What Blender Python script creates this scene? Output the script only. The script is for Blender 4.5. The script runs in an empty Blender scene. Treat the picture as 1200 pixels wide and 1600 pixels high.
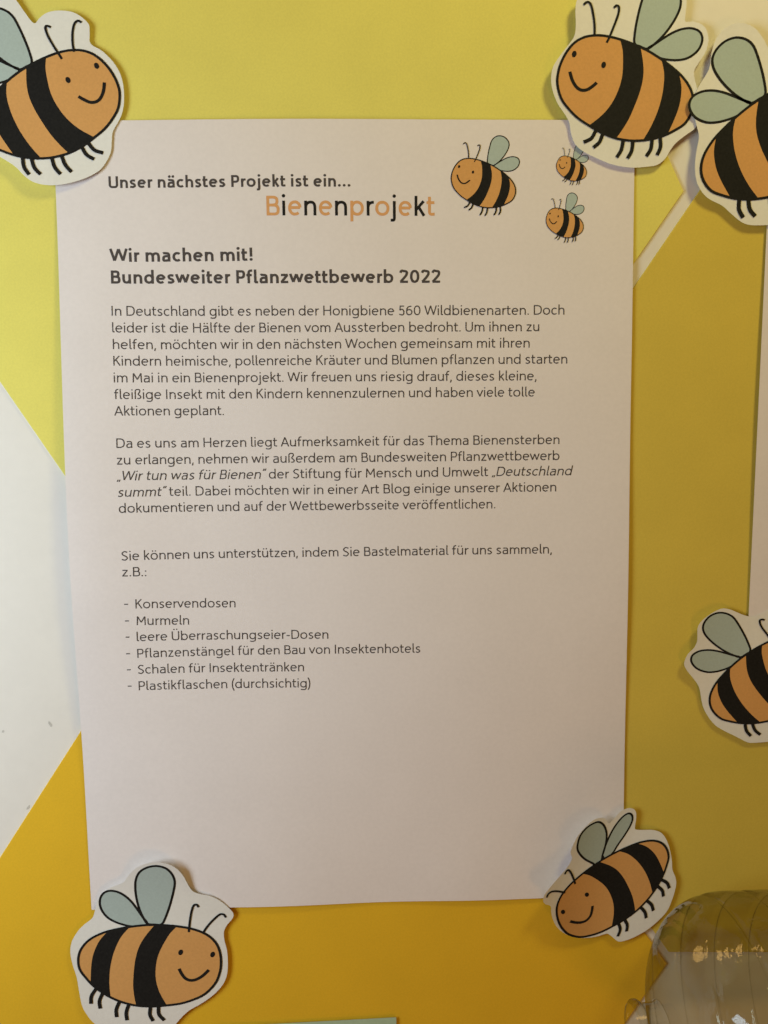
import bpy, math, random
import numpy as np
from mathutils import Vector, Matrix
from mathutils.geometry import delaunay_2d_cdt

random.seed(4)
S = bpy.context.scene
COL = S.collection
MM = 0.001

# ------------------------------------------------------------------ camera
# board coordinates: x right, y up, z out of the wall; the board faces -Y in the world
def W(x, y, z):
    return Vector((x, -z, y))

CAM_ROT = (-0.0868438, -0.0264025, -0.0122052)
CAM_POS = np.array([0.00473243, 0.03064977, 0.27576699])
FPX = 1144.32
def rot(a, b, c):
    ca, sa, cb, sb, cc, sc = math.cos(a), math.sin(a), math.cos(b), math.sin(b), math.cos(c), math.sin(c)
    X = np.array([[1, 0, 0], [0, ca, -sa], [0, sa, ca]])
    Y = np.array([[cb, 0, sb], [0, 1, 0], [-sb, 0, cb]])
    Z = np.array([[cc, -sc, 0], [sc, cc, 0], [0, 0, 1]])
    return Z @ Y @ X
CR = rot(*CAM_ROT)
B2W = np.array([[1, 0, 0], [0, 0, -1], [0, 1, 0]])
cam_data = bpy.data.cameras.new('camera')
cam = bpy.data.objects.new('camera', cam_data)
COL.objects.link(cam)
M = Matrix((B2W @ CR).tolist()).to_4x4()
M.translation = W(*CAM_POS)
cam.matrix_world = M
cam_data.sensor_fit = 'VERTICAL'
cam_data.sensor_height = 36.0
cam_data.sensor_width = 27.0
cam_data.lens = FPX / 1600 * 36.0
cam_data.clip_start = 0.005
cam_data.clip_end = 50
S.camera = cam

# ------------------------------------------------------------------ light
S.view_settings.view_transform = 'Standard'
S.view_settings.look = 'None'
S.view_settings.exposure = 0.0
S.view_settings.gamma = 1.0
S.view_settings.use_curve_mapping = False
world = bpy.data.worlds.new('World')
S.world = world
world.use_nodes = True
bg = world.node_tree.nodes['Background']
bg.inputs['Color'].default_value = (1.0, 0.42, 0.08, 1)
bg.inputs['Strength'].default_value = 0.15

def area(name, pos, target, size, power, color, size_y=None):
    d = bpy.data.lights.new(name, 'AREA')
    d.shape = 'ELLIPSE'
    d.size = size
    d.size_y = size_y or size
    d.energy = power
    d.color = color
    o = bpy.data.objects.new(name, d)
    COL.objects.link(o)
    p, t = W(*pos), W(*target)
    o.location = p
    o.rotation_euler = (t - p).to_track_quat('-Z', 'Y').to_euler()
    return o
area('window_light', (-0.34, 0.02, 0.26), (-0.10, 0.0, 0), 0.20, 1.55, (0.70, 0.885, 1.0), 0.26)
area('room_lamp', (0.27, 0.47, 0.28), (0.15, 0.36, 0), 0.13, 1.50, (1.0, 0.91, 0.36))
area('low_lamp', (0.357, -0.506, 0.579), (0.0, 0.0, 0), 0.16, 0.66, (1.0, 0.58, 0.20))

# ------------------------------------------------------------------ materials
def mat(name, color, rough=0.8, var=0.05, scale=900, spec=0.25, bump=0.0, bscale=1500, blotch=0.0):
    m = bpy.data.materials.new(name)
    m.use_nodes = True
    nt = m.node_tree
    N, L = nt.nodes, nt.links
    p = N['Principled BSDF']
    p.inputs['Roughness'].default_value = rough
    p.inputs['Specular IOR Level'].default_value = spec
    tc = N.new('ShaderNodeTexCoord')
    no = N.new('ShaderNodeTexNoise')
    no.inputs['Scale'].default_value = scale
    no.inputs['Detail'].default_value = 4
    L.new(tc.outputs['Object'], no.inputs['Vector'])
    r = N.new('ShaderNodeMapRange')
    r.inputs['From Min'].default_value = 0.3
    r.inputs['From Max'].default_value = 0.7
    r.inputs['To Min'].default_value = 1 - var
    r.inputs['To Max'].default_value = 1 + var
    L.new(no.outputs['Fac'], r.inputs['Value'])
    fac = r.outputs['Result']
    if blotch:
        n2 = N.new('ShaderNodeTexNoise')
        n2.inputs['Scale'].default_value = 45
        n2.inputs['Detail'].default_value = 3
        L.new(tc.outputs['Object'], n2.inputs['Vector'])
        r2 = N.new('ShaderNodeMapRange')
        r2.inputs['From Min'].default_value = 0.3
        r2.inputs['From Max'].default_value = 0.7
        r2.inputs['To Min'].default_value = 1 - blotch
        r2.inputs['To Max'].default_value = 1 + blotch
        L.new(n2.outputs['Fac'], r2.inputs['Value'])
        mu = N.new('ShaderNodeMath')
        mu.operation = 'MULTIPLY'
        L.new(fac, mu.inputs[0])
        L.new(r2.outputs['Result'], mu.inputs[1])
        fac = mu.outputs[0]
    vm = N.new('ShaderNodeVectorMath')
    vm.operation = 'SCALE'
    vm.inputs[0].default_value = color
    L.new(fac, vm.inputs['Scale'])
    L.new(vm.outputs[0], p.inputs['Base Color'])
    if bump:
        nb = N.new('ShaderNodeTexNoise')
        nb.inputs['Scale'].default_value = bscale
        nb.inputs['Detail'].default_value = 3
        L.new(tc.outputs['Object'], nb.inputs['Vector'])
        b = N.new('ShaderNodeBump')
        b.inputs['Strength'].default_value = bump
        b.inputs['Distance'].default_value = 0.0002
        L.new(nb.outputs['Fac'], b.inputs['Height'])
        L.new(b.outputs['Normal'], p.inputs['Normal'])
    return m

M_WALL = mat('white_wall_paint', (0.73, 0.67, 0.605), 0.6, 0.012, 300, 0.3, 0.06, 400, 0.012)
M_PALE = mat('lemon_yellow_panel', (0.73, 0.635, 0.145), 0.85, 0.035, 1400, 0.15, 0.15, 1400, 0.024)
M_OLIVE = mat('mustard_yellow_panel', (0.64, 0.475, 0.075), 0.85, 0.035, 1400, 0.15, 0.15, 1400, 0.024)
M_GOLD = mat('golden_yellow_panel', (0.73, 0.43, 0.020), 0.8, 0.035, 1400, 0.2, 0.15, 1400, 0.02)
M_PAPER = mat('white_copy_paper', (0.755, 0.68, 0.662), 0.85, 0.02, 700, 0.15, 0.10, 900, 0.014)
M_CARD = mat('white_cutout_paper', (0.76, 0.73, 0.68), 0.8, 0.025, 700, 0.2, 0.10, 900, 0.014)
M_TEXT = mat('dark_grey_toner', (0.072, 0.058, 0.054), 0.7, 0.12, 1500)
M_INK = mat('black_ink', (0.012, 0.011, 0.011), 0.6, 0.15, 1500, 0.2)
M_BLACK = mat('black_print', (0.012, 0.011, 0.010), 0.75, 0.25, 1200, 0.15)
M_ORANGE = mat('orange_print', (0.64, 0.325, 0.105), 0.75, 0.045, 1300, 0.2, 0, 0, 0.015)
M_WING = mat('pale_blue_green_print', (0.405, 0.475, 0.445), 0.75, 0.04, 1300, 0.2)
M_TITLE = mat('orange_letter_print', (0.67, 0.335, 0.135), 0.8, 0.05, 1300, 0.2)
M_TEAL = mat('pale_green_card', (0.40, 0.52, 0.36), 0.8, 0.04, 800, 0.2)
M_CHIP = mat('grey_plaster_chip', (0.50, 0.46, 0.41), 0.9, 0.1, 800)

# clear thin plastic: mostly see-through, reflecting more at grazing angles
M_PET = bpy.data.materials.new('clear_plastic')
M_PET.use_nodes = True
nt = M_PET.node_tree
nt.nodes.clear()
out = nt.nodes.new('ShaderNodeOutputMaterial')
tr = nt.nodes.new('ShaderNodeBsdfTransparent')
lw = nt.nodes.new('ShaderNodeLayerWeight')
lw.inputs['Blend'].default_value = 0.5
pw = nt.nodes.new('ShaderNodeMath')
pw.operation = 'POWER'
pw.inputs[1].default_value = 3.0
cm = nt.nodes.new('ShaderNodeMix')          # longer way through the wall where it is seen edge-on
cm.data_type = 'RGBA'
cm.inputs['A'].default_value = (0.84, 0.845, 0.765, 1)
cm.inputs['B'].default_value = (0.22, 0.20, 0.15, 1)
nt.links.new(lw.outputs['Facing'], pw.inputs[0])
nt.links.new(pw.outputs[0], cm.inputs['Factor'])
nt.links.new(cm.outputs['Result'], tr.inputs['Color'])
gl = nt.nodes.new('ShaderNodeBsdfGlossy')
gl.inputs['Roughness'].default_value = 0.07
gl.inputs['Color'].default_value = (0.95, 0.95, 0.95, 1)
fr = nt.nodes.new('ShaderNodeFresnel')
geo = nt.nodes.new('ShaderNodeNewGeometry')
ior = nt.nodes.new('ShaderNodeMapRange')
ior.inputs['To Min'].default_value = 1.42
ior.inputs['To Max'].default_value = 1 / 1.42
nt.links.new(geo.outputs['Backfacing'], ior.inputs['Value'])
nt.links.new(ior.outputs['Result'], fr.inputs['IOR'])
mx = nt.nodes.new('ShaderNodeMixShader')
tcn = nt.nodes.new('ShaderNodeTexCoord')
nn = nt.nodes.new('ShaderNodeTexNoise')
nn.inputs['Scale'].default_value = 130
nn.inputs['Detail'].default_value = 3
bb = nt.nodes.new('ShaderNodeBump')
bb.inputs['Strength'].default_value = 0.22
bb.inputs['Distance'].default_value = 0.002
nt.links.new(tcn.outputs['Object'], nn.inputs['Vector'])
nt.links.new(nn.outputs['Fac'], bb.inputs['Height'])
nt.links.new(bb.outputs['Normal'], gl.inputs['Normal'])
nt.links.new(bb.outputs['Normal'], fr.inputs['Normal'])
nt.links.new(fr.outputs[0], mx.inputs[0])
nt.links.new(tr.outputs[0], mx.inputs[1])
nt.links.new(gl.outputs[0], mx.inputs[2])
nt.links.new(mx.outputs[0], out.inputs[0])

# ------------------------------------------------------------------ helpers
def P(px, py, h=0.0):
    """point of the plane z = h (board coordinates) seen at a measured photo position"""
    d = CR @ np.array([(px - 600) / FPX, (800 - py) / FPX, -1.0])
    t = (h - CAM_POS[2]) / d[2]
    return CAM_POS + d * t

def g(x, c, s):
    return math.exp(-((x - c) / s) ** 2)
PW, PH = 0.210, 0.297
def sheet_h(u, v):
    """relief of the notice sheet above the board, metres"""
    u /= MM; v /= MM
    h = 4.6 * g(u, -108, 34) * g(v, 8, 78)
    h += 1.3 * g(u, -30, 34) * g(v, -150, 34)
    h += 0.9 * g(u, 45, 26) * g(v, -150, 30)
    h += 1.5 * g(u, -10, 60) * g(v, 150, 40)
    h += 1.1 * g(u, 108, 30) * g(v, -20, 70)
    h += 0.22 * math.sin(u * 0.045 + v * 0.021 + 0.7) + 0.15 * math.sin(v * 0.06 - u * 0.03)
    return h * MM
def on_sheet(px, py):
    h = 0
    for _ in range(4):
        p = P(px, py, h)
        h = sheet_h(p[0], p[1])
    return p[0], p[1]

def mesh_obj(name, verts, faces, mats, parent=None, smooth=True, midx=None):
    me = bpy.data.meshes.new(name)
    me.from_pydata([tuple(v) for v in verts], [], faces)
    for m in (mats if isinstance(mats, (list, tuple)) else [mats]):
        me.materials.append(m)
    if midx is not None:
        me.polygons.foreach_set('material_index', midx)
    if smooth is True:
        me.polygons.foreach_set('use_smooth', [True] * len(faces))
    elif smooth:
        me.polygons.foreach_set('use_smooth', smooth)
    me.update()
    o = bpy.data.objects.new(name, me)
    COL.objects.link(o)
    if parent:
        o.parent = parent
    return o

def tag(o, label=None, cat=None, group=None, kind=None):
    if label: o['label'] = label
    if cat: o['category'] = cat
    if group: o['group'] = group
    if kind: o['kind'] = kind
    return o

def empty(name, label, cat, group=None):
    o = bpy.data.objects.new(name, None)
    o.empty_display_size = 0.01
    COL.objects.link(o)
    return tag(o, label, cat, group)

def inside(pt, poly):
    x, y = pt
    c = False
    n = len(poly)
    for i in range(n):
        x0, y0 = poly[i]; x1, y1 = poly[i - 1]
        if (y0 > y) != (y1 > y) and x < (x1 - x0) * (y - y0) / (y1 - y0) + x0:
            c = not c
    return c

def fill(poly, step=None):
    """triangulate a closed 2D outline, with a grid of inner points for curved sheets"""
    vs = [Vector(p) for p in poly]
    n = len(vs)
    if step:
        xs = [p[0] for p in poly]; ys = [p[1] for p in poly]
        y = min(ys) + step * 0.5
        k = 0
        while y < max(ys):
            x = min(xs) + step * (0.5 if k % 2 else 0.1)
            while x < max(xs):
                if inside((x, y), poly):
                    vs.append(Vector((x, y)))
                x += step
            y += step; k += 1
    r = delaunay_2d_cdt(vs, [], [list(range(n))], 1, 1e-7)
    return [(v.x, v.y) for v in r[0]], [list(f) for f in r[2]]

def smooth_curve(pts, closed=False, n=6):
    """Catmull-Rom through the points"""
    out_ = []
    m = len(pts)
    for i in range(m if closed else m - 1):
        if closed:
            a, b, c, d = pts[i - 1], pts[i], pts[(i + 1) % m], pts[(i + 2) % m]
        else:
            b, c = pts[i], pts[i + 1]
            a = pts[i - 1] if i else (2 * b[0] - c[0], 2 * b[1] - c[1])
            d = pts[i + 2] if i + 2 < m else (2 * c[0] - b[0], 2 * c[1] - b[1])
        for k in range(n):
            t = k / n
            out_.append(tuple(0.5 * (2 * b[j] + (c[j] - a[j]) * t + (2 * a[j] - 5 * b[j] + 4 * c[j] - d[j]) * t * t
                                     + (3 * b[j] - a[j] - 3 * c[j] + d[j]) * t ** 3) for j in (0, 1)))
    if not closed:
        out_.append(tuple(pts[-1]))
    return out_

def ribbon(pts, w, closed=False):
    """left and right offsets of a polyline"""
    n = len(pts)
    L, R = [], []
    for i in range(n):
        p = pts[i]
        a = pts[i - 1] if (i or closed) else None
        b = pts[(i + 1) % n] if (i < n - 1 or closed) else None
        def nrm(q, r):
            dx, dy = r[0] - q[0], r[1] - q[1]
            l = math.hypot(dx, dy) or 1e-9
            return -dy / l, dx / l
        if a is None: nx, ny = nrm(p, b)
        elif b is None: nx, ny = nrm(a, p)
        else:
            n1, n2 = nrm(a, p), nrm(p, b)
            sx, sy = n1[0] + n2[0], n1[1] + n2[1]
            l2 = sx * sx + sy * sy
            k = min(2 / max(l2, 1e-6), 1.3)
            nx, ny = sx * k, sy * k
            if l2 < 1e-6: nx, ny = n1
        L.append((p[0] + nx * w / 2, p[1] + ny * w / 2))
        R.append((p[0] - nx * w / 2, p[1] - ny * w / 2))
    return L, R

def stroke_union(strokes, w):
    """union of pen strokes (list of (points, closed)) as triangles, no overlaps"""
    vs, fs = [], []
    parts = []
    for pts, closed in strokes:
        if closed:
            parts.append((pts, True))
            continue
        run = [pts[0]]
        for i in range(1, len(pts)):
            run.append(pts[i])
            if i < len(pts) - 1:
                a, b, c = pts[i - 1], pts[i], pts[i + 1]
                u = (b[0] - a[0], b[1] - a[1]); v = (c[0] - b[0], c[1] - b[1])
                if u[0] * v[0] + u[1] * v[1] < 0.35 * math.hypot(*u) * math.hypot(*v):      # a sharp corner: two pen strokes
                    parts.append((run, False))
                    k = w * 0.5 / math.hypot(*v) if u[0] * v[0] + u[1] * v[1] > -0.2 * math.hypot(*u) * math.hypot(*v) else 0.0
                    run = [(b[0] - v[0] * k, b[1] - v[1] * k)]
        parts.append((run, False))
    for pts, closed in parts:
        L, R = ribbon(pts, w, closed)
        n = len(pts)
        base = len(vs)
        vs += [Vector(p) for p in L] + [Vector(p) for p in R]
        for i in range(n if closed else n - 1):
            j = (i + 1) % n
            for t in ((base + i, base + n + i, base + n + j), (base + i, base + n + j, base + j)):
                p, q, r_ = (vs[m] for m in t)
                ar = (q.x - p.x) * (r_.y - p.y) - (q.y - p.y) * (r_.x - p.x)
                if abs(ar) > 1e-9:
                    fs.append(list(t) if ar > 0 else [t[0], t[2], t[1]])
    r = delaunay_2d_cdt(vs, [], fs, 0, 1e-6)
    return [(v.x, v.y) for v in r[0]], [list(f) for f, src in zip(r[2], r[5]) if len(src)]

# ------------------------------------------------------------------ the wall and its panels
WALL_Z, PANEL_Z = -1.5 * MM, -0.6 * MM
wall = mesh_obj('wall', [W(-0.9, -0.9, WALL_Z), W(0.9, -0.9, WALL_Z), W(0.9, 0.9, WALL_Z), W(-0.9, 0.9, WALL_Z)], [[0, 1, 2, 3]], M_WALL)
tag(wall, kind='structure')
for cx, cy, r, e, a in ((79, 1132, 5.0, 2.0, -0.5), (44, 1262, 4.2, 2.4, 0.4), (5, 1143, 2.5, 1.5, 0.9)):
    pts = []
    for k in range(12):
        t = k * math.tau / 12
        q = 1 + random.uniform(-0.35, 0.25)
        x, y = r * math.sin(t) * q / e, r * math.cos(t) * q
        pts.append(P(cx + x * math.cos(a) - y * math.sin(a), cy + x * math.sin(a) + y * math.cos(a), WALL_Z + 0.06 * MM))
    mesh_obj('paint_chip', [W(*p) for p in pts], [list(range(12))], M_CHIP, wall)

def slab(name, outline, z_top, z_bot, material, bevel=0.3 * MM):
    """flat board with a softened front edge, outline in metres (counter-clockwise or not)"""
    area2 = sum(outline[i - 1][0] * outline[i][1] - outline[i][0] * outline[i - 1][1] for i in range(len(outline)))
    if area2 < 0: outline = outline[::-1]
    n = len(outline)
    c = np.mean(outline, 0)
    def inset(d):
        L, R = ribbon([tuple(p) for p in outline], 2 * d, True)
        return L
    rings = [(outline, z_bot), (outline, z_top - bevel), (inset(bevel * 0.3), z_top - bevel * 0.3), (inset(bevel), z_top)]
    vs, fs = [], []
    for ring, z in rings:
        vs += [W(p[0], p[1], z) for p in ring]
    for k in range(3):
        for i in range(n):
            j = (i + 1) % n
            fs.append([k * n + i, k * n + j, (k + 1) * n + j, (k + 1) * n + i])
    fs.append([3 * n + i for i in range(n)])
    return mesh_obj(name, vs, fs, material, None, False)

def px_outline(pts, z):
    return [tuple(P(x, y, z)[:2]) for x, y in pts]
GH = 'hexagonal panels on the wall'
o = slab('hexagonal_panel', px_outline([(712, -500), (1068.5, 299), (637, 925), (226, 925), (-480, -100), (-300, -500)], PANEL_Z), PANEL_Z, WALL_Z - 1 * MM, M_PALE)
tag(o, 'pale lemon yellow hexagonal panel behind the top of the printed notice', 'wall panel', GH)
o = slab('hexagonal_panel', px_outline([(653, 945), (1092, 300), (1240, 85), (1700, 85), (2050, 700), (1700, 1488), (1045, 1488)], PANEL_Z), PANEL_Z, WALL_Z - 1 * MM, M_OLIVE)
tag(o, 'dull mustard yellow hexagonal panel along the right side of the notice', 'wall panel', GH)
o = slab('hexagonal_panel', px_outline([(233, 975), (664, 975), (1042, 1506), (700, 1996), (240, 1996), (-107, 1507)], PANEL_Z), PANEL_Z, WALL_Z - 1 * MM, M_GOLD)
tag(o, 'deep golden yellow hexagonal panel behind the bottom edge of the notice', 'wall panel', GH)

# ------------------------------------------------------------------ pen-stroke lettering
def bez(p0, p1, p2, p3, n=7):
    r = []
    for k in range(n + 1):
        t = k / n; s = 1 - t
        r.append((s**3*p0[0] + 3*s*s*t*p1[0] + 3*s*t*t*p2[0] + t**3*p3[0], s**3*p0[1] + 3*s*s*t*p1[1] + 3*s*t*t*p2[1] + t**3*p3[1]))
    return r
def sup(cx, cy, rx, ry, a0, a1, n=20, e=2.15):
    r = []
    for k in range(n + 1):
        a = math.radians(a0 + (a1 - a0) * k / n)
        c, s = math.cos(a), math.sin(a)
        r.append((cx + rx * math.copysign(abs(c) ** (2 / e), c), cy + ry * math.copysign(abs(s) ** (2 / e), s)))
    return r
def cat(*ps):
    r = []
    for p in ps:
        for q in p:
            if not r or math.hypot(q[0] - r[-1][0], q[1] - r[-1][1]) > 1e-4:
                r.append(q)
    return r

def glyph(ch, w, X=1.0, C=1.4, A=1.47, D=-0.42):
    """strokes of one letter (x-height X) -> (strokes, ink width, left bearing, right bearing)"""
    h = w / 2
    ST, RD, DG = 0.145 - h * 0.2, 0.08, 0.045
    T = X - h
    def ring(R, cx=None):
        return (sup((R / 2) if cx is None else cx, X / 2, R / 2 - h, X / 2 - h + 0.01, 0, 360 - 15, 23), True)
    def dot(x, y, r=None):
        r = r or w * 0.62
        return ([(x, y - r), (x, y + r)], 'dot')
    def arch(x0, x1, top=T):
        m = (x0 + x1) / 2
        return cat(bez((x0, top - 0.34 * X), (x0 + 0.02, top - 0.10 * X), (m - 0.14, top), (m + 0.02, top)),
                   bez((m + 0.02, top), (x1 - 0.10, top), (x1, top - 0.12 * X), (x1, top - 0.36 * X)), [(x1, 0)])
    s = []
    dia = {'ä': 'a', 'ö': 'o', 'ü': 'u', 'Ü': 'U'}
    if ch in dia:
        st, R, l, r = glyph(dia[ch], w, X, C, A, D)
        y = (C + 0.28) if ch == 'Ü' else X + 0.30
        m = R / 2 + (0.03 if ch == 'ä' else 0)
        return st + [dot(m - 0.19, y), dot(m + 0.19, y)], R, l, r
    if ch == ' ': return [], 0.44, 0, 0
    if ch == 'o': return [ring(0.98)], 0.98, RD, RD
    if ch == 'e':
        R = 0.92
        return [([(h, X * 0.53), (R - h - 0.01, X * 0.53)], False),
                (cat([(R - h, X * 0.53)], sup(R / 2, X / 2, R / 2 - h, X / 2 - h + 0.01, 4, 312, 22)), False)], R, RD, RD - 0.01
    if ch == 'c':
        R = 0.80
        return [(sup(0.46, X / 2, 0.46 - h, X / 2 - h + 0.01, 48, 312, 18), False)], R, RD, 0.05
    if ch == 'a':
        R = 0.78
        return [(cat(bez((0.10, X * 0.86), (0.22, X * 0.97 - h * 0.2), (0.30, T), (0.42, T)), bez((0.42, T), (R - h - 0.08, T), (R - h, X * 0.84), (R - h, X * 0.66)), [(R - h, 0)]), False),
                (cat([(R - h, X * 0.58), (0.42, X * 0.58)], bez((0.42, X * 0.58), (0.15, X * 0.57), (h, X * 0.46), (h, X * 0.29)), bez((h, X * 0.29), (h, X * 0.08), (0.16, h - 0.01), (0.32, h - 0.01)),
                     bez((0.32, h - 0.01), (0.50, h - 0.01), (R - h, X * 0.14), (R - h, X * 0.30))), False)], R, 0.11, ST
    if ch in 'dbpq' or ch == 'g':
        R = 0.93
        st = [ring(R)]
        if ch == 'd': st.append(([(R - h, 0), (R - h, A)], False))
        if ch == 'b': st.append(([(h, 0), (h, A)], False))
        if ch == 'p': st.append(([(h, D), (h, X)], False))
        if ch == 'g':
            st.append((cat([(R - h, X), (R - h, 0.04)], bez((R - h, 0.04), (R - h, D * 0.68), (R - 0.26, D + h), (R / 2 - 0.02, D + h)),
                           bez((R / 2 - 0.02, D + h), (0.30, D + h), (0.20, D + h + 0.03), (0.11, D + h + 0.08))), False))
        return st, R, (ST if ch in 'bp' else RD), (RD if ch in 'bp' else ST)
    if ch in 'nh':
        R = 0.83
        return [([(h, 0), (h, A if ch == 'h' else X)], False), (arch(h, R - h), False)], R, ST, ST - 0.02
    if ch == 'm':
        R = 1.36
        return [([(h, 0), (h, X)], False), (arch(h, R / 2), False), (arch(R / 2, R - h), False)], R, ST, ST - 0.02
    if ch == 'u':
        R = 0.83
        f = [(R - x, X - y) for x, y in arch(h, R - h)]
        return [([(R - h, 0), (R - h, X)], False), (f, False)], R, ST - 0.02, ST
    if ch == 'r':
        R = 0.50
        return [([(h, 0), (h, X)], False), (cat(bez((h, X * 0.55), (h + 0.02, X * 0.82), (0.26, T), (R, T + 0.005))), False)], R, ST, 0.02
    if ch == 'i': return [([(h, 0), (h, X)], False), dot(h, X + 0.33)], w, ST, ST
    if ch == 'j':
        R = w + 0.12
        return [(cat([(R - h, X), (R - h, D * 0.4)], bez((R - h, D * 0.4), (R - h, D * 0.85), (R - h - 0.10, D + h), (R - h - 0.26, D + h))), False), dot(R - h, X + 0.33)], R, 0.05, ST
    if ch == 'l':
        R = w + 0.12
        return [(cat([(h, A), (h, 0.26)], bez((h, 0.26), (h, 0.08), (h + 0.06, h), (R + 0.02, h))), False)], R, ST, 0.06
    if ch == 'k':
        R = 0.76
        return [([(h, 0), (h, A)], False), ([(h + 0.02, X * 0.42), (R - h - 0.03, X)], False), ([(0.30, X * 0.58), (R - h, 0)], False)], R, ST, 0.03
    if ch == 't':
        R = 0.56
        return [(cat([(0.20, X + 0.30), (0.20, 0.30)], bez((0.20, 0.30), (0.20, 0.10), (0.30, h - 0.01), (R, h + 0.03))), False), ([(0, T), (R - 0.02, T)], False)], R, 0.05, 0.06
    if ch == 'f':
        R = 0.58
        return [(cat(bez((R, A - h), (0.34, A - h + 0.03), (0.22, A - 0.16), (0.22, A - 0.42)), [(0.22, 0)]), False), ([(0, T), (R - 0.06, T)], False)], R, 0.05, 0.03
    if ch == 's':
        R = 0.70
        p = [(R - 0.09, X * 0.85), (R * 0.66, T), (R * 0.40, T), (h + 0.03, X * 0.75), (R * 0.36, X * 0.545), (R * 0.66, X * 0.455), (R - h - 0.01, X * 0.26), (R * 0.60, h), (R * 0.34, h), (0.06, X * 0.14)]
        return [(smooth_curve(p, False, 4), False)], R, 0.08, 0.08
    if ch == 'v': return [([(h * 0.6, X), (0.43, h), (0.86 - h * 0.6, X)], False)], 0.86, 0.02, 0.02
    if ch == 'w': return [([(h * 0.6, X), (0.36, h), (0.66, X * 0.96), (0.96, h), (1.32 - h * 0.6, X)], False)], 1.32, 0.03, 0.03
    if ch == 'z': return [([(0.05, T), (0.70, T)], False), ([(0.03, h), (0.74, h)], False), ([(0.66, T), (0.09, h)], False)], 0.76, 0.08, 0.08
    if ch == 'ß':
        R = 0.88
        return [(cat([(h, 0), (h, A - 0.42)], bez((h, A - 0.42), (h, A - 0.10), (0.24, A - h), (0.40, A - h)), bez((0.40, A - h), (0.62, A - h), (0.72, A - 0.20), (0.70, A - 0.34)),
                     bez((0.70, A - 0.34), (0.66, A - 0.52), (0.46, X * 0.76), (0.46, X * 0.72)), bez((0.46, X * 0.72), (0.50, X * 0.56), (R - h, X * 0.52), (R - h, X * 0.27)),
                     bez((R - h, X * 0.27), (R - h, h), (0.52, h - 0.02), (0.34, X * 0.11))), False)], R, ST, 0.08
    # capitals
    m = C / 2
    if ch == 'I': return [([(h, 0), (h, C)], False)], w, ST + 0.03, ST + 0.03
    if ch == 'D':
        R = 1.10
        return [(cat([(h, h), (h, C - h), (0.42, C - h)], bez((0.42, C - h), (0.86, C - h), (R - h, C * 0.78), (R - h, m)), bez((R - h, m), (R - h, C * 0.22), (0.86, h), (0.42, h)), [(0.01, h)]), False)], R, ST, RD
    if ch in 'BP':
        R = 0.90 if ch == 'B' else 0.86
        y = C * 0.53 if ch == 'B' else C * 0.44
        x1 = R - h - (0.07 if ch == 'B' else 0)
        st = [([(h, 0), (h, C)], False), (cat([(h, C - h), (0.46, C - h)], bez((0.46, C - h), (x1 - 0.08, C - h), (x1, C - 0.18), (x1, (C - h + y) / 2)), bez((x1, (C - h + y) / 2), (x1, y + 0.08), (x1 - 0.1, y), (0.46, y)), [(h, y)]), False)]
        if ch == 'B':
            x2 = R - h
            st.append((cat([(0.46, y)], bez((0.46, y), (x2 - 0.06, y), (x2, y - 0.14), (x2, y / 2 + h / 2)), bez((x2, y / 2 + h / 2), (x2, 0.14), (x2 - 0.08, h), (0.46, h)), [(h, h)]), False))
        return st, R, ST, 0.07
    if ch == 'H': return [([(h, 0), (h, C)], False), ([(1.06 - h, 0), (1.06 - h, C)], False), ([(h, m + 0.03), (1.06 - h, m + 0.03)], False)], 1.06, ST, ST
    if ch == 'K': return [([(h, 0), (h, C)], False), ([(h + 0.02, C * 0.44), (0.88 - h, C)], False), ([(0.34, C * 0.60), (0.94 - h, 0)], False)], 0.94, ST, 0.02
    if ch == 'M': return [([(h + 0.05, 0), (h + 0.10, C - h), (0.67, C * 0.30), (1.24 - h, C - h), (1.29 - h, 0)], False)], 1.34, ST - 0.06, ST - 0.06
    if ch == 'A': return [([(h * 0.6, 0), (0.56, C - h * 0.6), (1.12 - h * 0.6, 0)], False), ([(0.21, C * 0.31), (0.91, C * 0.31)], False)], 1.12, 0.03, 0.03
    if ch == 'T': return [([(0.50, 0), (0.50, C - h)], False), ([(0, C - h), (1.0, C - h)], False)], 1.0, 0.04, 0.0
    if ch == 'U':
        R = 1.02
        return [(cat([(h, C), (h, 0.46)], bez((h, 0.46), (h, 0.14), (0.26, h - 0.01), (R / 2, h - 0.01)), bez((R / 2, h - 0.01), (R - 0.26, h - 0.01), (R - h, 0.14), (R - h, 0.46)), [(R - h, C)]), False)], R, ST - 0.02, ST - 0.02
    if ch == 'W': return [([(h * 0.6, C), (0.43, h), (0.83, C * 0.97), (1.23, h), (1.66 - h * 0.6, C)], False)], 1.66, 0.02, 0.02
    if ch == 'S':
        R = 0.86
        p = [(R - 0.07, C * 0.87), (R * 0.68, C - h - 0.015), (R * 0.42, C - h), (h + 0.03, C * 0.76), (R * 0.30, C * 0.575), (R * 0.66, C * 0.455), (R - h - 0.01, C * 0.26), (R * 0.62, h), (R * 0.36, h), (0.05, C * 0.13)]
        return [(smooth_curve(p, False, 4), False)], R, 0.08, 0.08
    # figures and punctuation
    if ch == '0': return [(sup(0.46, m, 0.46 - h, m - h, 0, 345, 23, 2.2), True)], 0.92, 0.09, 0.09
    if ch == '2':
        p = [(0.07, C * 0.78), (0.20, C * 0.93), (0.42, C - h), (0.68, C * 0.86), (0.68, C * 0.64), (0.46, C * 0.40), (0.10, h)]
        return [(smooth_curve(p, False, 4), False), ([(0.06, h), (0.82, h)], False)], 0.84, 0.10, 0.09
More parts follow.
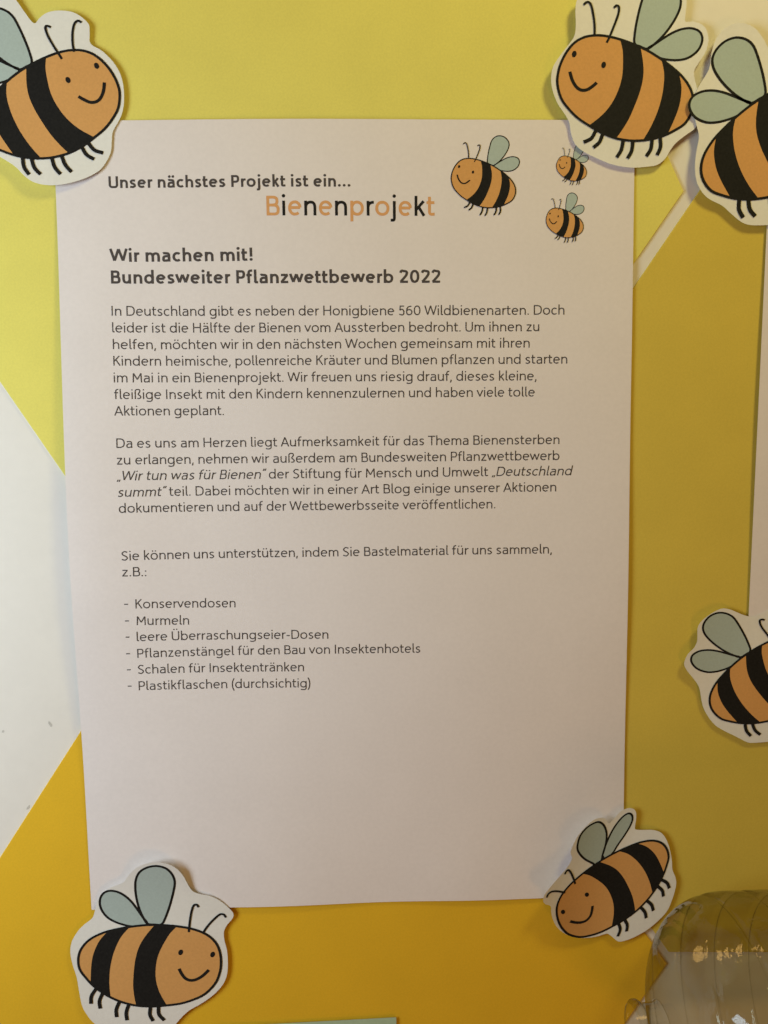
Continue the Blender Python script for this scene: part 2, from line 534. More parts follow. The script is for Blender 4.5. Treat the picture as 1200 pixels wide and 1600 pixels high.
    if ch == '5':
        p = [(0.16, C * 0.52), (0.34, C * 0.60), (0.56, C * 0.58), (0.78 - h, C * 0.32), (0.60, C * 0.06), (0.34, h - 0.01), (0.06, C * 0.12)]
        return [([(0.72, C - h), (0.20, C - h), (0.15, C * 0.52)], False), (smooth_curve(p, False, 4), False)], 0.80, 0.11, 0.10
    if ch == '6':
        R = 0.88
        return [(sup(R / 2, C * 0.32, R / 2 - h, C * 0.32 - h, 0, 345, 20), True), (cat([(h, C * 0.32)], bez((h, C * 0.34), (h, C * 0.80), (0.30, C - h), (0.74, C - h - 0.03))), False)], R, 0.09, 0.09
    if ch == '.': return [dot(w * 0.62, w * 0.62)], w * 1.24, 0.11, 0.11
    if ch == ':': return [dot(w * 0.62, w * 0.62), dot(w * 0.62, X * 0.78)], w * 1.24, 0.12, 0.12
    if ch == ',': return [([(0.17, 0.16), (0.06, -0.24)], False)], 0.22, 0.07, 0.11
    if ch == '!': return [([(h + 0.02, C * 0.32), (h + 0.02, C)], False), dot(h + 0.02, w * 0.62)], w * 1.2, 0.16, 0.14
    if ch == '-': return [([(0, X * 0.52), (0.46, X * 0.52)], False)], 0.46, 0.10, 0.10
    if ch == '(': return [(bez((0.34, A + 0.06), (0.0, A * 0.7), (0.0, A * 0.1), (0.34, D + 0.06), 10), False)], 0.36, 0.10, 0.04
    if ch == ')': return [(bez((0.02, A + 0.06), (0.36, A * 0.7), (0.36, A * 0.1), (0.02, D + 0.06), 10), False)], 0.36, 0.04, 0.10
    if ch == '„': return [([(0.16, 0.13), (0.07, -0.17)], False), ([(0.40, 0.13), (0.31, -0.17)], False)], 0.44, 0.06, 0.05
    if ch == '“': return [([(0.07, A - 0.30), (0.16, A + 0.02)], False), ([(0.31, A - 0.30), (0.40, A + 0.02)], False)], 0.46, 0.04, 0.04
    raise ValueError(ch)

_cache = {}
def glyph_mesh(ch, w, prm):
    key = (ch, w, prm)
    if key not in _cache:
        st, R, l, r = glyph(ch, w, 1.0, *prm)
        st2 = []
        tv, tf = [], []
        for pts, kind in st:
            if kind == 'dot':
                (x, y0), (_, y1) = pts
                rr = (y1 - y0) / 2
                base = len(tv)
                tv += [(x + rr * math.cos(a * math.tau / 10), (y0 + y1) / 2 + rr * math.sin(a * math.tau / 10)) for a in range(10)]
                tf.append([base + k for k in range(10)])
            else:
                st2.append((pts, kind))
        if st2:
            v, f = stroke_union(st2, w)
            base = len(tv)
            tv += v
            tf += [[base + i for i in q] for q in f]
        _cache[key] = (tv, tf, R, l, r)
    return _cache[key]

INK_LIFT = 0.05 * MM
def set_line(acc, text, x0, y0, x1, y1, xh, w, prm=(1.4, 1.47, -0.42), colours=None):
    """lay one line of lettering on the sheet from its measured start to its end; *...* is italic"""
    a = np.array(on_sheet(x0, y0)); b = np.array(on_sheet(x1, y1))
    L = np.linalg.norm(b - a)
    d = (b - a) / L
    n = np.array([-d[1], d[0]])
    x = 0; it = False; placed = []; first = True; right = 0
    k = 0
    for ch in text:
        if ch == '*':
            it = not it
            continue
        tv, tf, R, l, r = glyph_mesh(ch, w, prm)
        if ch == ' ':
            x += R
            continue
        if first: l = 0; first = False
        x += l
        placed.append((tv, tf, x, it, k)); k += 1
        right = x + R
        x += R + r
    sx = L / right
    sy = xh
    vs, fs, mi = acc
    for tv, tf, gx, it, k in placed:
        base = len(vs)
        for (px, py) in tv:
            q = a + d * ((gx + px + (0.19 * py - 0.03 if it else 0)) * sx) + n * (py * sy)
            vs.append(W(q[0], q[1], sheet_h(q[0], q[1]) + INK_LIFT))
        for f in tf:
            fs.append([base + i for i in f])
            mi.append(colours[k] if colours else 0)
    return sx / sy

# ------------------------------------------------------------------ the notice
notice = empty('notice', 'white A4 sheet with a printed bee project notice, held by paper bees', 'notice')
notice.location = W(0, 0, 0)
nu, nv = 70, 99
vs, fs, sm = [], [], []
for layer in (0, 1):
    for j in range(nv + 1):
        for i in range(nu + 1):
            u, v = -PW / 2 + PW * i / nu, -PH / 2 + PH * j / nv
            vs.append(W(u, v, sheet_h(u, v) - layer * 0.12 * MM))
n1 = (nu + 1) * (nv + 1)
for j in range(nv):
    for i in range(nu):
        a = j * (nu + 1) + i
        fs.append([a, a + 1, a + nu + 2, a + nu + 1]); sm.append(True)
        fs.append([n1 + a + nu + 1, n1 + a + nu + 2, n1 + a + 1, n1 + a]); sm.append(True)
rim = [i for i in range(nu + 1)] + [j * (nu + 1) + nu for j in range(1, nv + 1)] + [nv * (nu + 1) + i for i in range(nu - 1, -1, -1)] + [j * (nu + 1) for j in range(nv - 1, 0, -1)]
base = len(vs)
vs += [vs[i] for i in rim] + [vs[n1 + i] for i in rim]
m_ = len(rim)
for k in range(m_):
    q = (k + 1) % m_
    fs.append([base + k, base + m_ + k, base + m_ + q, base + q]); sm.append(False)
mesh_obj('paper', vs, fs, M_PAPER, notice, sm)

def block(name, lines, mats, label=None):
    acc = ([], [], [])
    for ln in lines:
        k = set_line(acc, *ln)
        print('text', ln[0][:18], 'width/height', round(k, 3))
    o = mesh_obj(name, acc[0], acc[1], mats, notice, False, acc[2])
    if label: o['label'] = label
    return o
XB = 2.52 * MM
WB = 0.160
block('heading', [('Unser nächstes Projekt ist ein...', 170, 294, 547.7, 291.7, 2.95 * MM, 0.25)], M_TEXT, 'bold grey line at the top of the sheet')
tc_ = [0, 1, 0, 1, 0, 1, 0, 1, 0, 1, 0, 1, 0]
block('title', [('Bienenprojekt', 416.7, 336.7, 679, 337.4, 5.15 * MM, 0.195, (1.33, 1.36, -0.40), tc_)], [M_TITLE, M_INK], 'large title in alternating orange and black letters')
block('heading', [('Wir machen mit!', 172, 409.3, 395, 407.6, 3.35 * MM, 0.25),
                  ('Bundesweiter Pflanzwettbewerb 2022', 173.7, 443.2, 688, 442.0, 3.35 * MM, 0.25)], M_TEXT, 'two bold lines above the first paragraph')
block('paragraph', [
    ('In Deutschland gibt es neben der Honigbiene 560 Wildbienenarten. Doch', 174.5, 493.3, 881.8, 491.5, XB, WB),
    ('leider ist die Hälfte der Bienen vom Aussterben bedroht. Um ihnen zu', 175.5, 519.5, 842.5, 517.5, XB, WB),
    ('helfen, möchten wir in den nächsten Wochen gemeinsam mit ihren', 176.5, 545.5, 827.5, 543, XB, WB),
    ('Kindern heimische, pollenreiche Kräuter und Blumen pflanzen und starten', 177.3, 571.3, 886.3, 568, XB, WB),
    ('im Mai in ein Bienenprojekt. Wir freuen uns riesig drauf, dieses kleine,', 178, 597.5, 838, 594.3, XB, WB),
    ('fleißige Insekt mit den Kindern kennenzulernen und haben viele tolle', 178.5, 623.6, 835.5, 619.5, XB, WB),
    ('Aktionen geplant.', 179, 649.3, 350, 648.6, XB, WB)], M_TEXT)
block('paragraph', [
    ('Da es uns am Herzen liegt Aufmerksamkeit für das Thema Bienensterben', 182, 700, 874, 693.8, XB, WB),
    ('zu erlangen, nehmen wir außerdem am Bundesweiten Pflanzwettbewerb', 182.5, 726, 874, 718.8, XB, WB),
    ('*„Wir tun was für Bienen“* der Stiftung für Mensch und Umwelt *„Deutschland*', 183, 751, 892.5, 742.6, XB, WB),
    ('*summt“* teil. Dabei möchten wir in einer Art Blog einige unserer Aktionen', 184, 776.5, 869, 767.8, XB, WB),
    ('dokumentieren und auf der Wettbewerbsseite veröffentlichen.', 185.8, 801.5, 773.8, 794.3, XB, WB)], M_TEXT)
block('paragraph', [
    ('Sie können uns unterstützen, indem Sie Bastelmaterial für uns sammeln,', 190, 876, 862, 864.8, XB, WB),
    ('z.B.:', 190.8, 900.8, 228.8, 900.3, XB, WB)], M_TEXT)
items = [('Konservendosen', 194.3, 211.8, 950.8, 368, 949), ('Murmeln', 195.5, 213, 976.8, 295.5, 976), ('leere Überraschungseier-Dosen', 196.5, 213.8, 1002, 513, 998),
         ('Pflanzenstängel für den Bau von Insektenhotels', 197.3, 214.8, 1028, 656.8, 1019.8), ('Schalen für Insektentränken', 198.5, 215.5, 1053, 475, 1048.8),
         ('Plastikflaschen (durchsichtig)', 199.8, 217, 1078.5, 485, 1074)]
ll = []
for t, dx, x0, y0, x1, y1 in items:
    ll.append(('-', dx, y0 - 1.2, dx + 6.0, y0 - 1.3, XB, WB))
    ll.append((t, x0, y0, x1, y1, XB, WB))
block('bullet_list', ll, M_TEXT)

# ------------------------------------------------------------------ the bee drawing (one design, fitted to each copy by landmarks)
BODY = smooth_curve([(103, 435), (108, 375), (125, 320), (155, 265), (195, 220), (245, 193), (300, 184), (360, 188), (430, 205), (500, 230), (570, 262), (640, 305), (700, 350), (750, 395), (790, 450), (808, 500),
        (810, 550), (795, 600), (765, 645), (720, 675), (660, 705), (590, 725), (520, 733), (460, 730), (400, 718), (330, 690), (270, 655), (210, 615), (160, 565), (122, 510)], True, 3)
S1L = [(430, 207), (443, 260), (445, 330), (440, 400), (420, 470), (385, 540), (335, 600), (270, 652)]
S1R = [(537, 250), (550, 330), (550, 400), (535, 470), (510, 540), (475, 620), (435, 685), (410, 718)]
S2L = [(645, 310), (658, 370), (658, 430), (648, 500), (625, 580), (590, 660), (550, 728)]
S2R = [(737, 385), (748, 440), (748, 490), (738, 550), (715, 615), (680, 693)]
def stripe(Lc, Rc):
    # the ends follow the body outline between the two sides
    def between(p, q):
        ip = min(range(len(BODY)), key=lambda i: math.hypot(BODY[i][0] - p[0], BODY[i][1] - p[1]))
        iq = min(range(len(BODY)), key=lambda i: math.hypot(BODY[i][0] - q[0], BODY[i][1] - q[1]))
        r = []
        i = ip
        n = len(BODY)
        stp = 1 if (iq - ip) % n < n / 2 else -1
        while i != iq:
            r.append(BODY[i]); i = (i + stp) % n
        r.append(BODY[iq])
        return r[1:-1]
    return smooth_curve(Lc, False, 3) + between(Lc[-1], Rc[-1]) + smooth_curve(Rc, False, 3)[::-1] + between(Rc[0], Lc[0])
STRIPES = [stripe(S1L, S1R), stripe(S2L, S2R)]
WING1 = smooth_curve([(572, 254), (535, 242), (505, 226), (507, 170), (520, 95), (540, 15), (558, -32), (590, -66), (635, -84), (685, -76), (725, -45), (745, -5), (742, 40), (722, 88), (690, 140), (650, 190), (610, 228)], True, 3)
WING2 = smooth_curve([(572, 256), (610, 230), (650, 203), (700, 172), (750, 152), (800, 147), (842, 163), (858, 197), (850, 237), (825, 273), (780, 303), (730, 313), (680, 311), (640, 303), (605, 285)], True, 3)
ANT = [smooth_curve([(240, 25), (253, 12), (268, 12), (280, 30), (290, 75), (297, 130), (297, 186)], False, 4), smooth_curve([(398, 40), (411, 28), (424, 38), (420, 75), (400, 130), (378, 185), (360, 222)], False, 4)]
SMILE = smooth_curve([(168, 373), (180, 415), (200, 450), (225, 468), (255, 468), (285, 450), (308, 430)], False, 4)
LEGS = [smooth_curve(p, False, 4) for p in ([(303, 680), (280, 720), (240, 740)], [(340, 695), (322, 740), (290, 768)], [(446, 730), (436, 780), (412, 820)],
        [(496, 735), (490, 785), (468, 825)], [(596, 724), (590, 775), (566, 814)], [(638, 714), (640, 765), (622, 808)])]
EYES = [(191, 281), (344, 338)]

def affine(src, dst):
    A_ = np.array([[x, y, 1] for x, y in src], float)
    r, *_ = np.linalg.lstsq(A_, np.array(dst, float), rcond=None)
    return lambda p: (p[0] * r[0, 0] + p[1] * r[1, 0] + r[2, 0], p[0] * r[0, 1] + p[1] * r[1, 1] + r[2, 1])

def draw_bee(to_px, to_pt, parent_thing, step_px, ink=11.0, as_part=None, layer0=0.05, own=None):
    own = own or {}
    """to_px: drawing -> photo position; to_pt(px, py, lift) -> world point on the sheet or card"""
    def tri(name, layers, parent):
        vs, fs, mi, mats = [], [], [], []
        for v2, f2, lift, m in layers:
            base = len(vs)
            vs += [to_pt(*p, lift * MM) for p in v2]
            k = len(mats); mats.append(m)
            for f in f2:
                fs.append([base + i for i in f]); mi.append(k)
        # make every face look out of the wall
        for q in range(len(fs)):
            a, b, c = (vs[i] for i in fs[q][:3])
            if (b - a).cross(c - a).y > 0: fs[q] = fs[q][::-1]
        return mesh_obj(name, vs, fs, mats, parent, True, mi)
    def area_of(pts):
        return fill([to_px(p) for p in pts], step_px)
    def pen(pts, w, closed=False):
        v, f = stroke_union([(pts, closed)], w)
        return [to_px(p) for p in v], f
    l = layer0
    bv, bf = area_of(BODY)
    ov, of = pen(BODY, ink, True)
    body = tri(as_part or 'body', [(bv, bf, l + 0.06, M_ORANGE), (ov, of, l + 0.12, M_BLACK)], parent_thing)
    kids = body if as_part else parent_thing
    for wg in own.get('wings', (WING1, WING2)):
        v, f = area_of(wg)
        o_, of_ = pen(wg, ink * 0.95, True)
        k = 0 if len(wg) % 2 else 0.015
        tri('wing', [(v, f, l + k, M_WING), (o_, of_, l + k + 0.03, M_BLACK)], kids)
    for s_ in STRIPES:
        v, f = area_of(s_)
        tri('stripe', [(v, f, l + 0.09, M_BLACK)], kids)
    for a_ in own.get('antennae', ANT):
        v, f = pen(a_, ink * 0.9)
        tri('antenna', [(v, f, l + 0.15, M_BLACK)], kids)
    for k, a_ in enumerate(LEGS):
        v, f = pen(a_, ink * 1.42)
        tri('leg', [(v, f, l + 0.15, M_BLACK)], kids)
    for ex, ey in EYES:
        c, s = math.cos(0.2), math.sin(0.2)
        pts = [(ex + 12 * math.cos(t) * c - 17 * math.sin(t) * s, ey + 12 * math.cos(t) * s + 17 * math.sin(t) * c) for t in [k * math.tau / 14 for k in range(14)]]
        v, f = fill([to_px(p) for p in pts])
        tri('eye', [(v, f, l + 0.15, M_BLACK)], kids)
    v, f = pen(SMILE, ink * 1.25)
    tri('smile', [(v, f, l + 0.15, M_BLACK)], kids)
    return body

# three bees printed on the sheet
def sheet_pt(px, py, lift):
    u, v = on_sheet(px, py)
    return W(u, v, sheet_h(u, v) + lift)
SRC = [(191, 281), (344, 338), (430, 207), (270, 650), (737, 385), (680, 692), (810, 550), (640, -84), (858, 195), (240, 740), (622, 808), (103, 435)]
def printed(dst, label, ink):
    s = [a for a, b in zip(SRC, dst) if b]
    d = [(680 + b[0] / 3.75, 180 + b[1] / 3.75) for b in dst if b]
    o = draw_bee(affine(s, d), sheet_pt, notice, 9, ink, 'printed_bee', 0.05)
    o['label'] = label
printed([(143, 299), (224, 330), (265, 266), (180, 492), (430, 368), (405, 526), (476, 450), (375, 118), (488, 278), (162, 545), (373, 580), (97, 388)], 'largest of the three bees printed on the sheet', 11.5)
printed([(730, 266), (768, 280), (790, 245), (755, 362), (872, 292), (850, 378), (893, 345), None, (893, 250), (745, 388), (835, 402), (709, 300)], 'small printed bee half under the paper bee at the corner', 12)
printed([(670, 584), (719, 595), (748, 552), (707, 697), (848, 598), (825, 705), (876, 660), (793, 453), (868, 545), (703, 728), (812, 733), (649, 615)], 'small printed bee below the other small one', 12)

# ------------------------------------------------------------------ cut-out paper bees
def cutout(label, zoom, off, outline, src, dst, height, ink=13.0, own=None):
    Z = lambda p: (off[0] + p[0] / zoom, off[1] + p[1] / zoom)
    t = empty('bee_cutout', label, 'paper bee', 'cut-out paper bees')
    edge = smooth_curve([Z(p) for p in outline], True, 4)
    v2, f2 = fill(edge, 9)
    def pt(px, py, lift):
        h = height(px, py) * MM
        p = P(px, py, h)
        if abs(p[0]) < PW / 2 + 0.03 and abs(p[1]) < PH / 2 + 0.03:       # rests on the notice sheet
            q = sheet_h(p[0], p[1]) + 0.35 * MM - 0.25 * max(0.0, abs(p[0]) - PW / 2, abs(p[1]) - PH / 2)
            h = 0.5 * (h + q + math.sqrt((h - q) ** 2 + (0.5 * MM) ** 2))
        p = P(px, py, h + lift)
        return W(*p)
    vs = [pt(x, y, 0) for x, y in v2] + [pt(x, y, -0.16 * MM) for x, y in v2]
    n = len(v2)
    fs, sm = [], []
    for f in f2:
        a, b, c = (vs[i] for i in f[:3])
        if (b - a).cross(c - a).y > 0: f = f[::-1]
        fs.append(f); sm.append(True)
        fs.append([n + i for i in f[::-1]]); sm.append(True)
    b0 = len(vs); m = len(edge)
    vs += [pt(x, y, 0) for x, y in edge] + [pt(x, y, -0.16 * MM) for x, y in edge]
    for k in range(m):
        q = (k + 1) % m
        fs.append([b0 + k, b0 + m + k, b0 + m + q, b0 + q]); sm.append(False)
    card = mesh_obj('card', vs, fs, M_CARD, t, sm)
    fwd = affine(src, [Z(p) for p in dst])
    if own:      # strokes traced on this copy, brought back into the drawing's frame
        o0, ox, oy = fwd((0, 0)), fwd((1, 0)), fwd((0, 1))
        inv = np.linalg.inv(np.array([[ox[0] - o0[0], oy[0] - o0[0]], [ox[1] - o0[1], oy[1] - o0[1]]]))
        back = lambda p: tuple(inv @ (np.array(Z(p)) - np.array(o0)))
        own = {k: [smooth_curve([back(p) for p in c], k == 'wings', 4) for c in v] for k, v in own.items()}
    draw_bee(fwd, pt, t, 9, ink, None, 0.05, own)
    return t

def curl(base, *terms):
    # terms: (direction x, direction y in photo sense, start position along it, rise in mm per (100 px)^2)
    def f(px, py):
        h = base
        for dx, dy, s0, k in terms:
            l = math.hypot(dx, dy)
            s = (px * dx + py * dy) / l - s0
            if s > 0: h += k * (s / 100) ** 2
        return h
    return f

cutout('paper bee tilted uphill on the upper left corner of the notice', 3.0, (0, 0),
    [(75, 0), (112, 52), (158, 109), (185, 85), (215, 62), (260, 50), (320, 52), (365, 68), (400, 95), (418, 120), (420, 160), (425, 205), (480, 240), (530, 290), (565, 350), (580, 420), (580, 490), (565, 550),
     (530, 615), (524, 660), (520, 710), (500, 755), (465, 800), (400, 835), (330, 857), (260, 868), (200, 865), (150, 850), (110, 820), (70, 780), (0, 735), (-70, 700), (-140, 640), (-195, 560), (-215, 470), (-205, 390),
     (-200, 310), (-210, 230), (-180, 160), (-150, 60), (-100, -20), (-20, -50), (40, -38)],
    [(191, 281), (344, 338), (168, 373), (308, 430), (430, 207), (270, 650), (537, 252), (410, 718), (645, 310), (550, 725), (680, 690), (240, 740), (290, 768), (412, 820), (468, 825), (566, 814), (622, 808)],
    [(448, 310), (318, 377), (484, 382), (366, 450), (220, 275), (445, 638), (128, 320), (315, 712), (35, 380), (190, 740), (50, 715), (484, 718), (446, 750), (335, 803), (285, 817), (192, 820), (138, 822)],
    curl(0.9, (1, -0.2, 120, 0.8), (-0.5, 1, 120, 1.5), (0.2, -1, -60, 1.2)),
    own={'antennae': [[(382, 105), (365, 97), (349, 110), (340, 150), (340, 200), (347, 243)], [(238, 128), (221, 121), (212, 130), (225, 170), (255, 222), (290, 276)]]})

cutout('paper bee whose feet hang over the upper right corner of the notice', 10 / 3, (840, 0),
    [(205, 0), (197, 60), (199, 130), (190, 190), (155, 240), (110, 300), (80, 350), (70, 410), (78, 470), (105, 540), (145, 600), (165, 640), (175, 700), (195, 750), (240, 790), (320, 830), (400, 860), (490, 873), (570, 868),
     (625, 858), (665, 825), (690, 785), (720, 745), (770, 705), (815, 672), (840, 630), (848, 560), (840, 490), (820, 420), (815, 370), (840, 325), (870, 280), (888, 225), (885, 170), (860, 130), (810, 112), (770, 112), (772, 60), (775, -10), (750, -75), (690, -112), (625, -118),
     (565, -95), (520, -60), (440, -50), (380, -50), (300, -50), (240, -40)],
    [(0, 0), (100, 0), (0, 100)], [(0, 0), (100, 0), (0, 100)],
    curl(0.9, (-1, -0.4, -960, 1.3), (0.15, 1, 350, 1.0), (1, -0.3, 1010, 3.0)))

cutout('paper bee cut off by the right edge above the second sheet', 10 / 3, (840, 0),
    [(815, 600), (812, 545), (822, 490), (845, 440), (880, 385), (897, 345), (905, 280), (925, 215), (965, 155), (1020, 125), (1075, 122), (1130, 145), (1175, 200), (1205, 250), (1260, 260), (1340, 230), (1420, 235), (1470, 280), (1480, 350), (1530, 420),
     (1570, 520), (1575, 640), (1550, 760), (1520, 900), (1470, 1020), (1400, 1110), (1300, 1160), (1200, 1172), (1110, 1172), (1060, 1155), (1005, 1110), (960, 1070), (900, 1040), (860, 1005), (830, 950), (820, 880), (825, 800), (840, 715), (830, 660)],
    [(737, 385), (680, 690), (645, 310), (550, 725), (537, 252), (800, 147), (810, 550), (622, 808), (566, 814), (640, -84), (572, 252)],
    [(937, 720), (985, 1022), (1025, 620), (1145, 1030), (1130, 540), (845, 510), (853, 880), (1085, 1133), (1148, 1122), (1050, 162), (1108, 540)],
    curl(1.3, (-1, 0.1, -1110, 2.0), (0, -1, -120, 1.5), (0.1, 1, 430, 0.4)))

cutout('paper bee cut off by the right edge below the second sheet', 16 / 3, (1040, 900),
    [(480, 270), (540, 280), (600, 305), (650, 325), (710, 338), (770, 325), (840, 290), (900, 270), (980, 290), (1080, 330), (1150, 400), (1180, 480), (1260, 560), (1330, 680), (1360, 820), (1340, 960), (1280, 1100), (1200, 1220), (1080, 1320), (960, 1370), (853, 1381),
     (740, 1390), (680, 1385), (620, 1355), (560, 1325), (470, 1280), (410, 1240), (360, 1180), (320, 1110), (300, 1040), (285, 950), (265, 900), (220, 840), (180, 790), (155, 740), (165, 690), (190, 645), (235, 600), (262, 545), (265, 480), (270, 420), (310, 365), (370, 320), (420, 290)],
    [(737, 385), (680, 690), (645, 310), (550, 725), (537, 252), (810, 550), (622, 808), (566, 814), (858, 200), (572, 252), (430, 207), (640, -84)],
    [(430, 890), (590, 1225), (525, 770), (790, 1200), (650, 665), (358, 1060), (730, 1350), (808, 1328), (220, 725), (610, 668), (795, 575), (470, 305)],
    curl(0.6, (-1, -0.5, -1500, 2.5), (0, 1, 1110, 0.4)),
    own={'antennae': [[(826, 367), (800, 362), (784, 376), (800, 425), (850, 492), (880, 540)], [(960, 330), (945, 325), (938, 345), (950, 420), (965, 480)]]})

cutout('paper bee facing right on the lower left corner of the notice', 3.75, (80, 1320),
    [(610, 103), (680, 112), (735, 140), (775, 185), (805, 240), (830, 272), (870, 288), (930, 300), (985, 325), (1040, 370), (1068, 405), (1060, 435), (1030, 470), (1012, 510), (1015, 560), (1030, 620), (1035, 690), (1030, 760), (1005, 820), (950, 880),
     (880, 930), (810, 970), (770, 1005), (730, 1050), (690, 1095), (610, 1120), (500, 1125), (400, 1110), (310, 1080), (250, 1045), (205, 990), (180, 940), (165, 870), (150, 780), (125, 700), (112, 630), (120, 570), (150, 515), (190, 470), (240, 430), (255, 390),
     (270, 330), (300, 285), (350, 250), (420, 222), (445, 190), (480, 150), (540, 115)],
    [(191, 281), (344, 338), (168, 373), (308, 430), (430, 207), (270, 650), (537, 252), (410, 718), (645, 310), (550, 725), (737, 385), (680, 690), (810, 550), (240, 740), (290, 768), (412, 820), (468, 825), (566, 814), (622, 808), (640, -84), (858, 195), (572, 252), (240, 25), (398, 40)],
    [(938, 633), (760, 612), (918, 722), (750, 706), (745, 470), (683, 930), (602, 460), (500, 938), (465, 455), (345, 870), (345, 480), (230, 780), (157, 640), (663, 1040), (598, 1055), (445, 1050), (383, 1030), (282, 970), (227, 938), (640, 152), (303, 330), (575, 448), (1022, 425), (862, 365)],
    curl(1.0, (0, -1, -1440, 4.5), (-1, 0.2, 130, 1.0)),
    own={'antennae': [[(1024, 426), (1010, 409), (985, 410), (940, 450), (905, 492), (888, 522)], [(864, 366), (851, 351), (833, 358), (820, 400), (812, 450), (806, 512)]]})

cutout('paper bee diving head down on the lower right corner of the notice', 60 / 13, (820, 1240),
    [(745, 105), (785, 112), (803, 140), (802, 190), (795, 235), (800, 258), (850, 262), (920, 262), (980, 280), (1020, 330), (1045, 400), (1060, 480), (1065, 550), (1085, 600), (1092, 650), (1080, 710), (1060, 770), (1030, 840), (980, 900), (900, 970), (820, 1020),
     (740, 1055), (680, 1067), (650, 1050), (620, 1025), (590, 1010), (520, 1030), (430, 1042), (350, 1035), (280, 1005), (230, 960), (200, 900), (190, 850), (185, 810), (150, 798), (133, 775), (140, 735), (180, 680), (240, 610), (300, 540), (340, 470), (330, 430),
     (345, 380), (380, 310), (430, 250), (490, 195), (540, 175), (580, 180), (605, 215), (640, 185), (690, 130)],
    [(191, 281), (344, 338), (168, 373), (308, 430), (430, 207), (270, 650), (537, 252), (410, 718), (645, 310), (550, 725), (737, 385), (680, 690), (810, 550), (240, 740), (290, 768), (412, 820), (468, 825), (566, 814), (622, 808), (240, 25), (398, 40), (858, 195), (572, 252)],
    [(268, 835), (428, 695), (312, 890), (463, 770), (425, 580), (615, 940), (535, 480), (790, 838), (665, 388), (912, 705), (790, 325), (990, 545), (1015, 400), (672, 1035), (737, 1010), (888, 920), (942, 872), (1017, 765), (1060, 705), (157, 748), (292, 582), (772, 150), (560, 440)],
    curl(1.2, (-1, -0.35, -1375, 6.0)),
    own={'antennae': [[(158, 750), (172, 722), (200, 706), (240, 705), (292, 714)], [(289, 582), (300, 560), (316, 552), (335, 575), (352, 615), (364, 652)]],
         'wings': [[(490, 503), (430, 470), (388, 422), (380, 375), (400, 305), (445, 248), (500, 213), (540, 206), (574, 235), (590, 290), (586, 350), (572, 410), (560, 445), (552, 480), (520, 520)],
                   [(560, 445), (582, 375), (618, 292), (660, 222), (708, 166), (748, 143), (772, 155), (776, 190), (755, 242), (718, 302), (668, 374), (640, 420), (600, 462), (575, 470), (562, 452)]]})

# ------------------------------------------------------------------ second sheet, green card
def thin_sheet(name, corners, h, material, thick, label, cat_):
    pts = [P(x, y, h(x, y) * MM) for x, y in corners]
    nx_, ny_ = 24, 30
    vs, fs = [], []
    for lay in (0, 1):
        for j in range(ny_ + 1):
            for i in range(nx_ + 1):
                s, t = i / nx_, j / ny_
                x = (corners[0][0] * (1 - s) + corners[1][0] * s) * (1 - t) + (corners[3][0] * (1 - s) + corners[2][0] * s) * t
                y = (corners[0][1] * (1 - s) + corners[1][1] * s) * (1 - t) + (corners[3][1] * (1 - s) + corners[2][1] * s) * t
                vs.append(W(*P(x, y, h(x, y) * MM - lay * thick * MM)))
    n = (nx_ + 1) * (ny_ + 1)
    for j in range(ny_):
        for i in range(nx_):
            a = j * (nx_ + 1) + i
            fs.append([a, a + nx_ + 1, a + nx_ + 2, a + 1])
            fs.append([n + a, n + a + 1, n + a + nx_ + 2, n + a + nx_ + 1])
    sm = [True] * len(fs)
    r = [i for i in range(nx_ + 1)] + [j * (nx_ + 1) + nx_ for j in range(1, ny_ + 1)] + [ny_ * (nx_ + 1) + i for i in range(nx_ - 1, -1, -1)] + [j * (nx_ + 1) for j in range(ny_ - 1, 0, -1)]
    b = len(vs)
    vs += [vs[i] for i in r] + [vs[n + i] for i in r]
    for k in range(len(r)):
        q = (k + 1) % len(r)
        fs.append([b + k, b + q, b + len(r) + q, b + len(r) + k]); sm.append(False)
    o = mesh_obj(name, vs, fs, material, None, sm)
    return tag(o, label, cat_)
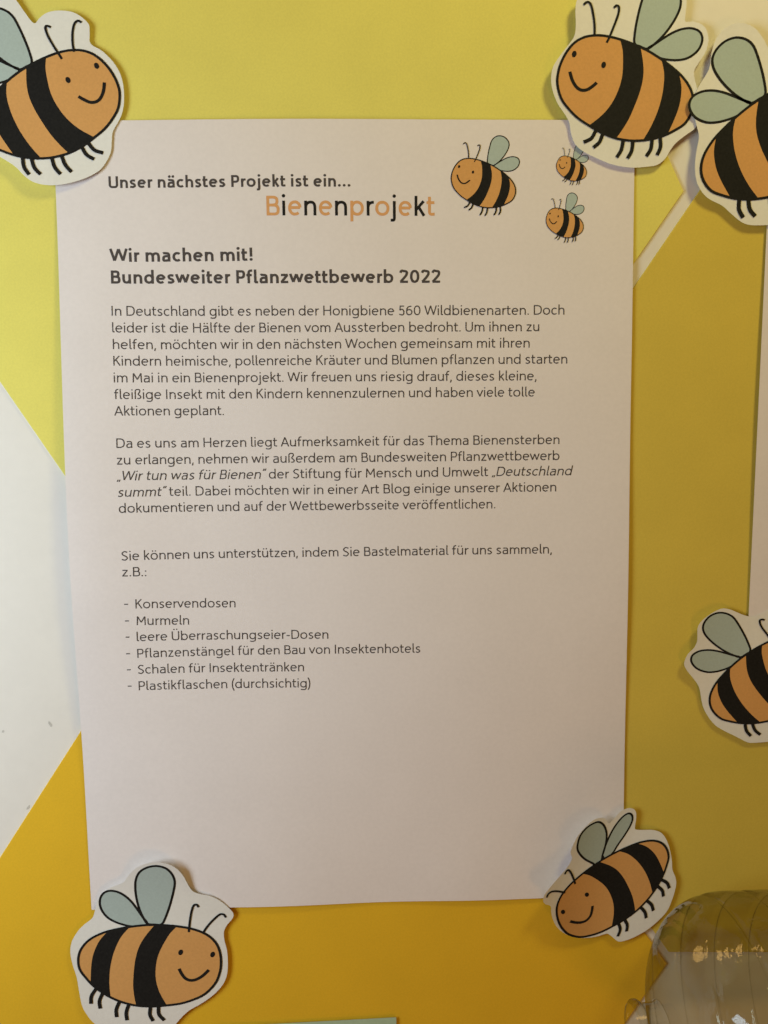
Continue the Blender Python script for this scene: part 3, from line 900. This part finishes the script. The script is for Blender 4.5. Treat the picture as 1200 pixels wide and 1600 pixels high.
thin_sheet('paper_sheet', [(1204, 230), (1820, 232), (1790, 1045), (1166, 1040)], lambda x, y: 0.3 + 0.9 * math.exp(-((y - 650) / 220) ** 2), M_PAPER, 0.12,
           'blank white paper sheet showing only its left edge beside the right frame', 'paper')
thin_sheet('green_card', [(285, 1607.5), (619, 1589.5), (624, 1790), (295, 1800)], lambda x, y: 0.5, M_TEAL, 0.4,
           'pale green card strip peeping in at the bottom below the notice', 'card')

# ------------------------------------------------------------------ clear bottle lying on its side
bottle = empty('plastic_bottle', 'clear ribbed plastic bottle lying sideways at the lower right', 'bottle')
RB, YB, X0, DOME = 44 * MM, -0.1712, 0.1028, 34.4 * MM
bottle.location = W(X0, YB, RB + 0.8 * MM)
def lathe(name, prof, seg=112):
    vs, fs = [], []
    for x, r in prof:
        for k in range(seg):
            a = math.tau * k / seg
            vs.append(Vector((x, -r * math.cos(a), r * math.sin(a))))
    for i in range(len(prof) - 1):
        for k in range(seg):
            q = (k + 1) % seg
            fs.append([i * seg + k, (i + 1) * seg + k, (i + 1) * seg + q, i * seg + q])
    return mesh_obj(name, vs, fs, M_PET, bottle)
def barrel(x):
    # shallow pressed rings every 14 mm
    r = RB
    for c in range(14):
        d = (x - 0.0248 - 0.014 * c) / 0.0009
        r -= 1.05 * MM * math.exp(-d * d)
    for c in (0.0105,):
        d = (x - c) / 0.0007
        r -= 0.5 * MM * math.exp(-d * d)
    return r / RB
prof = []
for k in range(120):
    q = 0.255 + (1 - 0.255) * math.sin(k / 119 * math.pi / 2)
    x = DOME * (1 - (1 - min(q, 1.0) ** 2.34) ** (1 / 2.34))
    prof.append((x, RB * q * barrel(x)))
x = DOME
while x < 0.205:
    x += 0.00025
    prof.append((x, RB * barrel(x)))
prof += [(0.212, 41 * MM), (0.216, 34 * MM), (0.2165, 22 * MM), (0.213, 8 * MM), (0.212, 0.4 * MM)]
lathe('body', prof)
neck = [(0.0010, 11.2), (0.0, 10.6), (-0.0015, 10.4), (-0.0040, 10.3), (-0.0052, 10.4), (-0.0060, 11.3), (-0.0070, 11.6), (-0.0080, 11.3), (-0.0086, 10.4), (-0.0090, 10.2)]
lathe('neck', [(a_, b_ * MM) for a_, b_ in smooth_curve(neck, False, 3)], 72)
